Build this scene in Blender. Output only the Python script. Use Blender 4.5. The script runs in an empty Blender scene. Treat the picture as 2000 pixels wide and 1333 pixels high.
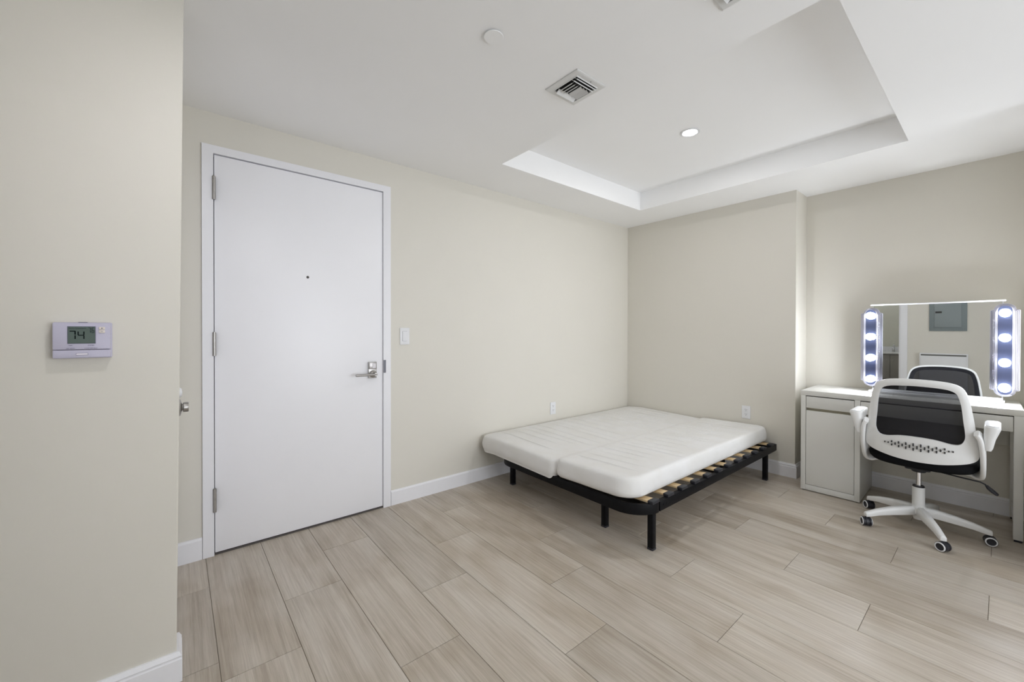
import bpy, bmesh, math, random
from mathutils import Vector, Matrix

random.seed(7)
SC = bpy.context.scene
COL = SC.collection
PI = math.pi

# ------------------------------------------------------------------ camera
cam_data = bpy.data.cameras.new('camera')
cam_data.sensor_width = 36.0
cam_data.lens = 36.0 * 792.36 / 2000.0
cam_data.shift_y = -13.93 / 2000.0
cam_data.clip_start = 0.02
cam = bpy.data.objects.new('camera', cam_data)
COL.objects.link(cam)
yaw, pitch, roll = math.radians(50.4135), math.radians(-0.3398), math.radians(0.0777)
F = Vector((-math.sin(yaw) * math.cos(pitch), math.cos(yaw) * math.cos(pitch), math.sin(pitch)))
R = Vector((math.cos(yaw), math.sin(yaw), 0))
U = R.cross(F)
R2 = R * math.cos(roll) + U * math.sin(roll)
U2 = -R * math.sin(roll) + U * math.cos(roll)
M = Matrix((R2, U2, -F)).transposed().to_4x4()
M.translation = Vector((2.6608, -3.8706, 1.19))
cam.matrix_world = M
SC.camera = cam

# ------------------------------------------------------------------ world, lights, exposure
world = bpy.data.worlds.new('world')
SC.world = world
world.use_nodes = True
wb = world.node_tree.nodes['Background']
wb.inputs[0].default_value = (0.80, 0.88, 1.0, 1)
wb.inputs[1].default_value = 0.6

def area_light(name, loc, rot, sx, sy, power, color=(1, 1, 1), spread=180):
    d = bpy.data.lights.new(name, 'AREA')
    d.shape = 'RECTANGLE'
    d.size, d.size_y = sx, sy
    d.energy = power
    d.color = color
    d.spread = math.radians(spread)
    o = bpy.data.objects.new(name, d)
    o.location = loc
    o.rotation_euler = rot
    COL.objects.link(o)
    return o

# daylight from unseen windows, right and rear, invented to suit how light falls
area_light('unseen_window_daylight', (4.80, -1.86, 1.10), (0, math.radians(90), 0), 1.95, 2.45, 37, (0.915, 0.945, 1.0), 130)
area_light('unseen_rear_window_daylight', (3.55, -4.90, 1.35), (math.radians(90), 0, 0), 1.3, 1.5, 7, (0.90, 0.95, 1.0))

def disc_lamp(name, loc, radius, power, color=(0.98, 0.98, 1.0)):
    d = bpy.data.lights.new(name, 'AREA')
    d.shape = 'DISK'
    d.size = radius * 2
    d.energy = power
    d.color = color
    o = bpy.data.objects.new(name, d)
    o.location = loc
    COL.objects.link(o)
    return o

SC.view_settings.view_transform = 'Standard'
SC.view_settings.look = 'None'
SC.view_settings.gamma = 1.0
SC.view_settings.exposure = 0.41
SC.view_settings.use_curve_mapping = False
try:
    SC.cycles.use_denoising = True
    SC.cycles.max_bounces = 14
    SC.cycles.diffuse_bounces = 8
    SC.cycles.glossy_bounces = 5
    SC.cycles.transparent_max_bounces = 16
    SC.cycles.sample_clamp_indirect = 6.0
    SC.cycles.caustics_reflective = False
    SC.cycles.caustics_refractive = False
except Exception:
    pass

# ------------------------------------------------------------------ materials
def mat(name, color, rough=0.5, metal=0.0, emit=None, estr=0.0, spec=0.5, coat=0.0):
    m = bpy.data.materials.new(name)
    m.use_nodes = True
    b = m.node_tree.nodes['Principled BSDF']
    b.inputs['Base Color'].default_value = (*color, 1)
    b.inputs['Roughness'].default_value = rough
    b.inputs['Metallic'].default_value = metal
    b.inputs['Specular IOR Level'].default_value = spec
    b.inputs['Coat Weight'].default_value = coat
    if emit:
        b.inputs['Emission Color'].default_value = (*emit, 1)
        b.inputs['Emission Strength'].default_value = estr
    return m

def noise_into(m, scale, lo, hi, bump=0.0, bscale=None, stretch=(1, 1, 1), detail=3.0, bdist=0.002):
    """procedural colour variation and fine relief"""
    nt = m.node_tree
    b = nt.nodes['Principled BSDF']
    tc = nt.nodes.new('ShaderNodeTexCoord')
    mp = nt.nodes.new('ShaderNodeMapping')
    mp.inputs['Scale'].default_value = stretch
    nt.links.new(tc.outputs['Object'], mp.inputs['Vector'])
    n = nt.nodes.new('ShaderNodeTexNoise')
    n.inputs['Scale'].default_value = scale
    n.inputs['Detail'].default_value = detail
    nt.links.new(mp.outputs[0], n.inputs['Vector'])
    r = nt.nodes.new('ShaderNodeValToRGB')
    r.color_ramp.elements[0].position = 0.3
    r.color_ramp.elements[1].position = 0.7
    r.color_ramp.elements[0].color = (*lo, 1)
    r.color_ramp.elements[1].color = (*hi, 1)
    nt.links.new(n.outputs[0], r.inputs[0])
    nt.links.new(r.outputs[0], b.inputs['Base Color'])
    if bump > 0:
        n2 = nt.nodes.new('ShaderNodeTexNoise')
        n2.inputs['Scale'].default_value = bscale or scale * 8
        n2.inputs['Detail'].default_value = 2
        nt.links.new(mp.outputs[0], n2.inputs['Vector'])
        bp = nt.nodes.new('ShaderNodeBump')
        bp.inputs['Strength'].default_value = bump
        bp.inputs['Distance'].default_value = bdist
        nt.links.new(n2.outputs[0], bp.inputs['Height'])
        nt.links.new(bp.outputs[0], b.inputs['Normal'])
    return m

def var(c, d):
    return tuple(max(0, x * (1 - d)) for x in c), tuple(min(1, x * (1 + d)) for x in c)

def paint(name, c, rough, d=0.012, bump=0.05, sc=1.3, bsc=220):
    m = mat(name, c, rough)
    lo, hi = var(c, d)
    return noise_into(m, sc, lo, hi, bump, bsc, bdist=0.0006)

WALL = paint('cream_wall_paint', (0.680, 0.655, 0.592), 0.55)
CEIL = paint('white_ceiling_paint', (0.87, 0.87, 0.87), 0.7)
TRIM = paint('white_trim_paint', (0.80, 0.80, 0.83), 0.35, bump=0.02)
DOORM = paint('white_door_paint', (0.86, 0.86, 0.89), 0.38, bump=0.03)
DESKW = paint('white_laminate', (0.66, 0.655, 0.62), 0.35, d=0.008, bump=0.01)
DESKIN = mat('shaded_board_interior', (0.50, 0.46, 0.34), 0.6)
GROUT = paint('taupe_grout', (0.20, 0.17, 0.135), 0.9, bump=0.1)
STEEL = noise_into(mat('brushed_steel', (0.40, 0.385, 0.365), 0.34, 1.0), 60, (0.36, 0.345, 0.325), (0.45, 0.435, 0.42), 0.1, 300, (1, 12, 1))
CHROME = mat('chrome', (0.82, 0.83, 0.86), 0.08, 1.0)
BLACKM = noise_into(mat('black_metal', (0.006, 0.006, 0.007), 0.45, spec=0.12), 20, (0.004, 0.004, 0.005), (0.007, 0.007, 0.008), 0.1, 400, bdist=0.0004)
CAPM = mat('charcoal_plastic', (0.020, 0.021, 0.026), 0.45, spec=0.35)
DARKGAP = mat('door_gap_shade', (0.03, 0.03, 0.035), 0.8)
PLASTW = mat('white_plastic', (0.74, 0.745, 0.76), 0.33)
PLASTC = mat('chair_white_plastic', (0.70, 0.70, 0.69), 0.4)
SCREWM = mat('dark_slot', (0.03, 0.03, 0.03), 0.6)
BLACKF = noise_into(mat('black_fabric', (0.006, 0.006, 0.007), 0.9, spec=0.1), 300, (0.004, 0.004, 0.005), (0.008, 0.008, 0.009), 0.4, 900, bdist=0.0008)
RUBBER = mat('black_rubber', (0.014, 0.014, 0.02), 0.4)
MIRROR = mat('mirror_glass', (0.86, 0.88, 0.88), 0.0, 1.0)
BULB = mat('lit_bulb', (1, 1, 1), 0.3, emit=(0.89, 0.93, 1.0), estr=100.0)
LENS = mat('lit_lens', (1, 1, 1), 0.3, emit=(1.0, 0.99, 0.97), estr=5.0)
CLEARP = mat('silvery_clear_plastic', (0.62, 0.62, 0.72), 0.20, 0.9)
CLEARG = mat('painted_rib_reflection', (0.10, 0.10, 0.16), 0.35, 0.6)  # darker copy of the plastic, paints reflection lines between the ribs
BLUEP = mat('blue_tinted_mirror_strip', (0.17, 0.20, 0.36), 0.12, 0.95)
LCD = mat('lcd_glass', (0.115, 0.150, 0.135), 0.3, spec=0.2)
LCDK = mat('lcd_segment', (0.004, 0.008, 0.009), 0.6, spec=0.1)
LCDF = mat('lcd_faint_segment', (0.022, 0.035, 0.04), 0.6, spec=0.1)
THERM = mat('thermostat_plastic', (0.52, 0.50, 0.62), 0.45)
BUTTON = mat('cream_button', (0.72, 0.66, 0.60), 0.5)
PRINT = mat('grey_print', (0.13, 0.12, 0.20), 0.6)
VENTM = mat('vent_white_metal', (0.66, 0.66, 0.65), 0.4)
VENTK = mat('duct_dark', (0.01, 0.01, 0.01), 0.9)
PANELG = mat('grey_panel_enamel', (0.20, 0.235, 0.245), 0.4)
PANELG2 = mat('grey_panel_door_enamel', (0.25, 0.285, 0.295), 0.35)
VANG = paint('grey_vanity_board', (0.30, 0.285, 0.26), 0.5)

# pine slats
PINE = mat('pine', (0.62, 0.42, 0.19), 0.5)
noise_into(PINE, 5, (0.66, 0.47, 0.25), (0.86, 0.68, 0.42), 0.1, 40, (3, 40, 3))

# mattress fabric
FAB = mat('white_mattress_fabric', (0.74, 0.735, 0.72), 0.85)
noise_into(FAB, 6, (0.715, 0.705, 0.68), (0.755, 0.75, 0.745), 0.25, 900, bdist=0.0006)

# sheer black mesh
MESHM = bpy.data.materials.new('sheer_black_mesh')
MESHM.use_nodes = True
_nt = MESHM.node_tree
_b = _nt.nodes['Principled BSDF']
_b.inputs['Base Color'].default_value = (0.012, 0.012, 0.016, 1)
_b.inputs['Roughness'].default_value = 0.8
_b.inputs['Specular IOR Level'].default_value = 0.1
_o = _nt.nodes['Material Output']
_tr = _nt.nodes.new('ShaderNodeBsdfTransparent')
_mx = _nt.nodes.new('ShaderNodeMixShader')
_tc = _nt.nodes.new('ShaderNodeTexCoord')
_w1 = _nt.nodes.new('ShaderNodeTexWave'); _w1.bands_direction = 'X'; _w1.inputs['Scale'].default_value = 170
_w2 = _nt.nodes.new('ShaderNodeTexWave'); _w2.bands_direction = 'Z'; _w2.inputs['Scale'].default_value = 170
_ma = _nt.nodes.new('ShaderNodeMath'); _ma.operation = 'MULTIPLY'
_mr = _nt.nodes.new('ShaderNodeMapRange')
_mr.inputs['To Min'].default_value = 0.92
_mr.inputs['To Max'].default_value = 0.80
_nt.links.new(_tc.outputs['Object'], _w1.inputs['Vector'])
_nt.links.new(_tc.outputs['Object'], _w2.inputs['Vector'])
_nt.links.new(_w1.outputs['Fac'], _ma.inputs[0])
_nt.links.new(_w2.outputs['Fac'], _ma.inputs[1])
_nt.links.new(_ma.outputs[0], _mr.inputs['Value'])
_nt.links.new(_mr.outputs[0], _mx.inputs[0])
_nt.links.new(_tr.outputs[0], _mx.inputs[1])
_nt.links.new(_b.outputs[0], _mx.inputs[2])
_nt.links.new(_mx.outputs[0], _o.inputs['Surface'])

# wood-look porcelain: every tile gets its own stretch of grain and its own tone
def tile_material():
    m = bpy.data.materials.new('wood_look_porcelain')
    m.use_nodes = True
    nt = m.node_tree
    N = nt.nodes.new
    L = nt.links.new
    b = nt.nodes['Principled BSDF']
    tc = N('ShaderNodeTexCoord')
    oi = N('ShaderNodeObjectInfo')
    ml = N('ShaderNodeMath'); ml.operation = 'MULTIPLY'; ml.inputs[1].default_value = 37.0
    L(oi.outputs['Random'], ml.inputs[0])
    cb = N('ShaderNodeCombineXYZ')
    L(ml.outputs[0], cb.inputs[0]); L(ml.outputs[0], cb.inputs[1]); L(ml.outputs[0], cb.inputs[2])
    ad = N('ShaderNodeVectorMath'); ad.operation = 'ADD'
    L(tc.outputs['Object'], ad.inputs[0]); L(cb.outputs[0], ad.inputs[1])
    def ns(scale, stretch, detail, dist=0.0, rough=0.55):
        mp = N('ShaderNodeMapping'); mp.inputs['Scale'].default_value = stretch
        L(ad.outputs[0], mp.inputs['Vector'])
        n = N('ShaderNodeTexNoise')
        n.inputs['Scale'].default_value = scale
        n.inputs['Detail'].default_value = detail
        n.inputs['Distortion'].default_value = dist
        n.inputs['Roughness'].default_value = rough
        L(mp.outputs[0], n.inputs['Vector'])
        return n
    broad = ns(1.0, (1.1, 11, 1), 5, 0.25)
    grain = ns(1.0, (2.2, 95, 1), 8, 0.25, 0.72)
    fine = ns(1.0, (9, 420, 1), 4, 0.0, 0.7)
    patch = ns(1.0, (2.6, 4.5, 1), 2, 0.3)
    r1 = N('ShaderNodeValToRGB')
    e = r1.color_ramp.elements
    e[0].position = 0.25; e[0].color = (0.375, 0.322, 0.258, 1)
    e[1].position = 0.72; e[1].color = (0.545, 0.502, 0.442, 1)
    mid = e.new(0.48); mid.color = (0.495, 0.445, 0.378, 1)
    L(broad.outputs[0], r1.inputs[0])
    r2 = N('ShaderNodeValToRGB')
    r2.color_ramp.elements[0].position = 0.30; r2.color_ramp.elements[0].color = (0.66, 0.62, 0.57, 1)
    r2.color_ramp.elements[1].position = 0.58; r2.color_ramp.elements[1].color = (1.04, 1.04, 1.04, 1)
    L(grain.outputs[0], r2.inputs[0])
    m1 = N('ShaderNodeMixRGB'); m1.blend_type = 'MULTIPLY'; m1.inputs[0].default_value = 0.72
    L(r1.outputs[0], m1.inputs[1]); L(r2.outputs[0], m1.inputs[2])
    r3 = N('ShaderNodeValToRGB')
    r3.color_ramp.elements[0].position = 0.30; r3.color_ramp.elements[0].color = (0.84, 0.83, 0.82, 1)
    r3.color_ramp.elements[1].position = 0.66; r3.color_ramp.elements[1].color = (1.07, 1.07, 1.08, 1)
    L(fine.outputs[0], r3.inputs[0])
    m2 = N('ShaderNodeMixRGB'); m2.blend_type = 'MULTIPLY'; m2.inputs[0].default_value = 0.75
    L(m1.outputs[0], m2.inputs[1]); L(r3.outputs[0], m2.inputs[2])
    r5 = N('ShaderNodeValToRGB')
    r5.color_ramp.elements[0].position = 0.30; r5.color_ramp.elements[0].color = (0.76, 0.71, 0.64, 1)
    r5.color_ramp.elements[1].position = 0.52; r5.color_ramp.elements[1].color = (1, 1, 1, 1)
    L(patch.outputs[0], r5.inputs[0])
    m5 = N('ShaderNodeMixRGB'); m5.blend_type = 'MULTIPLY'; m5.inputs[0].default_value = 0.7
    L(m2.outputs[0], m5.inputs[1]); L(r5.outputs[0], m5.inputs[2])
    # tone per tile
    mr = N('ShaderNodeMapRange')
    mr.inputs['To Min'].default_value = 0.93; mr.inputs['To Max'].default_value = 1.08
    L(oi.outputs['Random'], mr.inputs['Value'])
    m3 = N('ShaderNodeVectorMath'); m3.operation = 'SCALE'
    L(m5.outputs[0], m3.inputs[0]); L(mr.outputs[0], m3.inputs['Scale'])
    L(m3.outputs[0], b.inputs['Base Color'])
    b.inputs['Roughness'].default_value = 0.38
    b.inputs['Specular IOR Level'].default_value = 0.45
    bp = N('ShaderNodeBump'); bp.inputs['Strength'].default_value = 0.12; bp.inputs['Distance'].default_value = 0.001
    L(fine.outputs[0], bp.inputs['Height']); L(bp.outputs[0], b.inputs['Normal'])
    return m
TILE = tile_material()

# ------------------------------------------------------------------ mesh helpers
class G:
    """collects verts and faces, then links them as ONE mesh object"""
    def __init__(self):
        self.v = []; self.f = []; self.mi = []; self.smooth = []
    def add(self, vs, fs, T=None, mi=0, smooth=False):
        n = len(self.v)
        for p in vs:
            p = Vector(p)
            if T is not None: p = T @ p
            self.v.append(p)
        for f in fs:
            self.f.append(tuple(i + n for i in f)); self.mi.append(mi); self.smooth.append(smooth)
        return self
    def box(self, x0, x1, y0, y1, z0, z1, T=None, mi=0):
        vs = [(x0, y0, z0), (x1, y0, z0), (x1, y1, z0), (x0, y1, z0), (x0, y0, z1), (x1, y0, z1), (x1, y1, z1), (x0, y1, z1)]
        fs = [(0, 3, 2, 1), (4, 5, 6, 7), (0, 1, 5, 4), (1, 2, 6, 5), (2, 3, 7, 6), (3, 0, 4, 7)]
        return self.add(vs, fs, T, mi)
    def prism(self, poly, h0, h1, axis='z', T=None, mi=0, smooth=False):
        """poly: list of 2D points (ccw), extruded between h0 and h1 along axis"""
        n = len(poly)
        def P(a, b, h):
            return (a, b, h) if axis == 'z' else ((a, h, b) if axis == 'y' else (h, a, b))
        vs = [P(a, b, h0) for a, b in poly] + [P(a, b, h1) for a, b in poly]
        self.add(vs, [tuple(range(n - 1, -1, -1)), tuple(range(n, 2 * n))], T, mi, False)
        k = len(self.v) - 2 * n
        for i in range(n):
            j = (i + 1) % n
            self.f.append((k + i, k + j, k + n + j, k + n + i)); self.mi.append(mi); self.smooth.append(smooth)
        return self
    def cyl(self, c, r, h0, h1, axis='z', n=24, r2=None, T=None, mi=0):
        r2 = r if r2 is None else r2
        def P(t, rr, h):
            a, b = rr * math.cos(t), rr * math.sin(t)
            return {'z': (c[0] + a, c[1] + b, h), 'y': (c[0] + a, h, c[1] + b), 'x': (h, c[0] + a, c[1] + b)}[axis]
        vs = [P(2 * PI * i / n, r, h0) for i in range(n)] + [P(2 * PI * i / n, r2, h1) for i in range(n)]
        self.add(vs, [tuple(range(n - 1, -1, -1)), tuple(range(n, 2 * n))], T, mi)
        k = len(self.v) - 2 * n
        for i in range(n):
            j = (i + 1) % n
            self.f.append((k + i, k + j, k + n + j, k + n + i)); self.mi.append(mi); self.smooth.append(True)
        return self
    def lathe(self, prof, c=(0, 0, 0), n=32, T=None, mi=0, axis='z', caps=True):
        """prof: (r, h) pairs revolved round an axis through c"""
        vs = []
        for r, h in prof:
            for i in range(n):
                t = 2 * PI * i / n
                a, b = r * math.cos(t), r * math.sin(t)
                vs.append({'z': (c[0] + a, c[1] + b, c[2] + h), 'y': (c[0] + a, c[1] + h, c[2] + b), 'x': (c[0] + h, c[1] + a, c[2] + b)}[axis])
        fs = []
        for k in range(len(prof) - 1):
            for i in range(n):
                j = (i + 1) % n
                fs.append((k * n + i, k * n + j, (k + 1) * n + j, (k + 1) * n + i))
        self.add(vs, fs, T, mi, True)
        base = len(self.v) - len(vs)
        if caps and prof[0][0] > 1e-5:
            self.f.append(tuple(base + i for i in range(n - 1, -1, -1))); self.mi.append(mi); self.smooth.append(False)
        if caps and prof[-1][0] > 1e-5:
            q = base + (len(prof) - 1) * n
            self.f.append(tuple(q + i for i in range(n))); self.mi.append(mi); self.smooth.append(False)
        return self
    def sweep(self, pts, section, T=None, mi=0, up=(0, 0, 1), scales=None, smooth=True, closed_ring=False):
        """section: 2D polygon swept along pts; scales: (sx, sy) per point"""
        pts = [Vector(p) for p in pts]
        n = len(section); m = len(pts)
        vs = []
        for i, p in enumerate(pts):
            if closed_ring: t = pts[(i + 1) % m] - pts[i - 1]
            elif i == 0: t = pts[1] - pts[0]
            elif i == m - 1: t = pts[-1] - pts[-2]
            else: t = (pts[i + 1] - pts[i]).normalized() + (pts[i] - pts[i - 1]).normalized()
            t.normalize()
            u = Vector(up)
            s = t.cross(u)
            if s.length < 1e-4: s = Vector((1, 0, 0))
            s.normalize()
            w = s.cross(t).normalized()
            sx, sy = scales[i] if scales else (1, 1)
            for a, b in section:
                vs.append(p + s * (a * sx) + w * (b * sy))
        fs = []
        rng = m if closed_ring else m - 1
        for k in range(rng):
            k2 = (k + 1) % m
            for i in range(n):
                j = (i + 1) % n
                fs.append((k * n + i, k * n + j, k2 * n + j, k2 * n + i))
        self.add(vs, fs, T, mi, smooth)
        if not closed_ring:
            base = len(self.v) - len(vs)
            self.f.append(tuple(base + i for i in range(n - 1, -1, -1))); self.mi.append(mi); self.smooth.append(False)
            q = base + (m - 1) * n
            self.f.append(tuple(q + i for i in range(n))); self.mi.append(mi); self.smooth.append(False)
        return self
    def build(self, name, m, parent=None, bevel=0.0, seg=2, auto=True):
        me = bpy.data.meshes.new(name)
        me.from_pydata([tuple(p) for p in self.v], [], self.f)
        ms = m if isinstance(m, (list, tuple)) else [m]
        for x in ms: me.materials.append(x)
        me.polygons.foreach_set('material_index', self.mi)
        me.polygons.foreach_set('use_smooth', self.smooth)
        bm = bmesh.new(); bm.from_mesh(me)
        bmesh.ops.recalc_face_normals(bm, faces=bm.faces)
        if bevel > 0:
            es = [e for e in bm.edges if len(e.link_faces) == 2 and e.calc_face_angle(0) > 0.6]
            bmesh.ops.bevel(bm, geom=es, offset=bevel, segments=seg, profile=0.5, affect='EDGES', clamp_overlap=True)
            for f in bm.faces: f.smooth = True
        bm.to_mesh(me); bm.free()
        if bevel > 0 or any(self.smooth):
            try: me.set_sharp_from_angle(angle=math.radians(40))
            except Exception: pass
        me.update()
        o = bpy.data.objects.new(name, me)
        COL.objects.link(o)
        if parent is not None: o.parent = parent
        return o

def circ(r, n=12, ry=None):
    ry = r if ry is None else ry
    return [(r * math.cos(2 * PI * i / n), ry * math.sin(2 * PI * i / n)) for i in range(n)]

def rrect(w, h, r, n=5, cx=0.0, cy=0.0):
    """rounded rectangle, full width w, height h"""
    out = []
    for (sx, sy, a0) in ((1, 1, 0), (-1, 1, 90), (-1, -1, 180), (1, -1, 270)):
        ox, oy = cx + sx * (w / 2 - r), cy + sy * (h / 2 - r)
        for i in range(n + 1):
            t = math.radians(a0 + 90 * i / n)
            out.append((ox + r * math.cos(t), oy + r * math.sin(t)))
    return out

def thing(name, label, cat, loc=(0, 0, 0), rz=0.0, group=None):
    o = bpy.data.objects.new(name, None)
    COL.objects.link(o)
    o.location = loc
    o.rotation_euler = (0, 0, rz)
    o['label'] = label; o['category'] = cat
    if group: o['group'] = group
    return o

def structure(o):
    o['kind'] = 'structure'
    return o

def text_mesh(name, s, size, T, m, parent, depth=0.0004, align='CENTER'):
    cu = bpy.data.curves.new(name + '_curve', 'FONT')
    cu.body = s; cu.size = size; cu.extrude = depth; cu.align_x = align; cu.resolution_u = 2
    to = bpy.data.objects.new(name + '_tmp', cu)
    COL.objects.link(to)
    dg = bpy.context.evaluated_depsgraph_get(); dg.update()
    me = bpy.data.meshes.new_from_object(to.evaluated_get(dg))
    me.transform(T)
    bpy.data.objects.remove(to)
    me.materials.clear(); me.materials.append(m)
    o = bpy.data.objects.new(name, me)
    COL.objects.link(o)
    if parent is not None: o.parent = parent
    return o

# ------------------------------------------------------------------ room shell
H, HC = 2.341, 2.507          # ceiling and tray ceiling heights
XR, YF = 4.60, -4.70          # right wall, wall behind the camera
XP, YR = 1.591, 0.274         # corner of the recess in the back wall
TX, TY = 0.875, -3.880        # end of the near partition
TH = 0.12

# floor: bed of grout, then every tile
floor_o = structure(G().box(-0.1, XR + .1, -6.4, YR + .1, -0.10, -0.0022).build('floor', GROUT))
tile_meshes = {}
def tile(x0, x1, y0, y1):
    g = 0.0009
    a, b_, c, d = x0 + g, x1 - g, y0 + g, y1 - g
    if b_ - a < 0.01 or d - c < 0.01: return
    w, h = round(b_ - a, 4), round(d - c, 4)
    if (w, h) not in tile_meshes:
        s = 0.0009
        vs = [(-w/2, -h/2, -.002), (w/2, -h/2, -.002), (w/2, h/2, -.002), (-w/2, h/2, -.002),
              (-w/2, -h/2, -s), (w/2, -h/2, -s), (w/2, h/2, -s), (-w/2, h/2, -s),
              (-w/2+s, -h/2+s, 0), (w/2-s, -h/2+s, 0), (w/2-s, h/2-s, 0), (-w/2+s, h/2-s, 0)]
        fs = [(8, 9, 10, 11)] + [(i, (i+1) % 4, 4+(i+1) % 4, 4+i) for i in range(4)] + [(4+i, 4+(i+1) % 4, 8+(i+1) % 4, 8+i) for i in range(4)]
        me = bpy.data.meshes.new('tile'); me.from_pydata(vs, [], fs); me.materials.append(TILE); me.update()
        tile_meshes[(w, h)] = me
    o = bpy.data.objects.new('tile', tile_meshes[(w, h)])
    o.location = ((a + b_) / 2, (c + d) / 2, 0)
    o.parent = floor_o
    COL.objects.link(o)

TW, TL = 0.2465, 0.9880
for k in range(-6, 16):
    y0 = -3.5095 + TW * k; y1 = y0 + TW
    ph = (0.652 - 0.3293 * k) % TL
    x = ph - TL
    while x < XR:
        a, b_ = max(x, 0.0), min(x + TL, XR)
        c, d = max(y0, YF), min(y1, YR)
        if b_ > a and d > c:
            if d > 0.0 and a < XP:            # the back wall stands in front of the recess
                m0 = min(b_, XP)
                tile(a, m0, c, min(d, 0.0))
                if b_ > XP: tile(XP, b_, c, d)
            elif c < TY and a < TX:           # the near partition
                m0 = min(b_, TX)
                tile(a, m0, max(c, TY), d)
                if b_ > TX: tile(TX, b_, c, d)
            else:
                tile(a, b_, c, d)
        x += TL

# ceiling with its tray recess
c1, c2, d1, d2 = 0.463, 2.294, -2.145, -0.476
g = G()
ZT = HC + 0.12
g.box(-.12, c1, -6.4, YR + .12, H, ZT)
g.box(c2, XR + .12, -6.4, YR + .12, H, ZT)
g.box(c1, c2, -6.4, d1, H, ZT)
g.box(c1, c2, d2, YR + .12, H, ZT)
g.box(c1, c2, d1, d2, HC, ZT)
structure(g.build('ceiling', CEIL))

# walls
ya, yb, zt = -3.769, -2.748, 2.169
g = G()
g.box(-TH, 0, yb, 0.0, 0, H); g.box(-TH, 0, -4.82, ya, 0, H); g.box(-TH, 0, ya, yb, zt, H)
structure(g.build('wall_left', WALL))
g = G()
g.prism([(-TH, 0), (XP, 0), (XP, YR), (XR + TH, YR), (XR + TH, YR + TH), (-TH, YR + TH)], 0, H)
structure(g.build('wall_back', WALL))
# right wall with an unseen, invented window
wy0, wy1, wz0, wz1 = -3.15, -0.65, 0.12, 2.18
g = G()
g.box(XR, XR + TH, wy1, YR, 0, H); g.box(XR, XR + TH, YF, wy0, 0, H)
g.box(XR, XR + TH, wy0, wy1, 0, wz0); g.box(XR, XR + TH, wy0, wy1, wz1, H)
structure(g.build('wall_right', WALL))
# unseen partition beside the desk, its length set to keep the under-desk dark
structure(G().box(2.795, 2.915, -0.62, YR - .0005, 0, H - .0005).build('wall_desk', WALL, bevel=0.003))
# wall behind the camera: bathroom doorway and an unseen, invented window
bx0, bx1 = 0.985, 1.645
rx0, rx1, rz0, rz1 = 2.85, 4.25, 0.55, 2.15
g = G()
g.box(0, bx0, YF - TH, YF, 0, H); g.box(bx1, rx0, YF - TH, YF, 0, H); g.box(bx0, bx1, YF - TH, YF, 2.13, H)
g.box(rx0, rx1, YF - TH, YF, 0, rz0); g.box(rx0, rx1, YF - TH, YF, rz1, H); g.box(rx1, XR + TH, YF - TH, YF, 0, H)
structure(g.build('wall_front', WALL))

def window(name, axis, at, u0, u1, z0, z1):
    g = G()
    f = 0.05
    def bx(gg, a, b_, c, d, t0, t1):
        if axis == 'x': gg.box(at + t0, at + t1, a, b_, c, d)
        else: gg.box(a, b_, at - t1, at - t0, c, d)
    for (a, b_, c, d) in ((u0, u0 + f, z0, z1), (u1 - f, u1, z0, z1), (u0 + f, u1 - f, z0, z0 + f), (u0 + f, u1 - f, z1 - f, z1), ((u0 + u1) / 2 - f / 2, (u0 + u1) / 2 + f / 2, z0 + f, z1 - f)):
        bx(g, a, b_, c, d, 0.02, 0.10)
    o = structure(g.build(name, TRIM))
    gl = bpy.data.materials.get('window_glass')
    if gl is None:
        gl = bpy.data.materials.new('window_glass'); gl.use_nodes = True
        n = gl.node_tree; n.nodes.remove(n.nodes['Principled BSDF'])
        t = n.nodes.new('ShaderNodeBsdfTransparent'); t.inputs[0].default_value = (0.965, 0.970, 0.970, 1)
        gs = n.nodes.new('ShaderNodeBsdfGlossy'); gs.inputs['Roughness'].default_value = 0.02
        mx = n.nodes.new('ShaderNodeMixShader'); mx.inputs[0].default_value = 0.06
        n.links.new(t.outputs[0], mx.inputs[1]); n.links.new(gs.outputs[0], mx.inputs[2])
        n.links.new(mx.outputs[0], n.nodes['Material Output'].inputs['Surface'])
    for (a, b_) in ((u0 + f, (u0 + u1) / 2 - f / 2), ((u0 + u1) / 2 + f / 2, u1 - f)):
        p = G(); bx(p, a, b_, z0 + f, z1 - f, 0.055, 0.061)
        p.build('pane', gl, o)
window('unseen_window_1', 'x', XR, wy0, wy1, wz0, wz1)
window('unseen_window_2', 'y', YF, rx0, rx1, rz0, rz1)

# near partition (thermostat wall): its end is slightly out of plumb
def ty(z): return -3.8745 + (z / 2.34) * 0.0262
g = G()
vs = []
for z in (0, H):
    vs += [(TX - TH, YF, z), (TX, YF, z), (TX, ty(z), z), (TX - TH, ty(z), z)]
g.add(vs, [(3, 2, 1, 0), (4, 5, 6, 7), (0, 1, 5, 4), (1, 2, 6, 5), (2, 3, 7, 6), (3, 0, 4, 7)])
structure(g.build('wall_near', WALL, bevel=0.004, seg=3))
# closet front behind the partition, facing the entry door
g = G()
g.box(0, 0.06, -4.0, -3.9135, 0, H); g.box(0.06, TX - TH, -4.0, -3.9135, 2.06, H)
structure(g.build('wall_closet', WALL))

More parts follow.
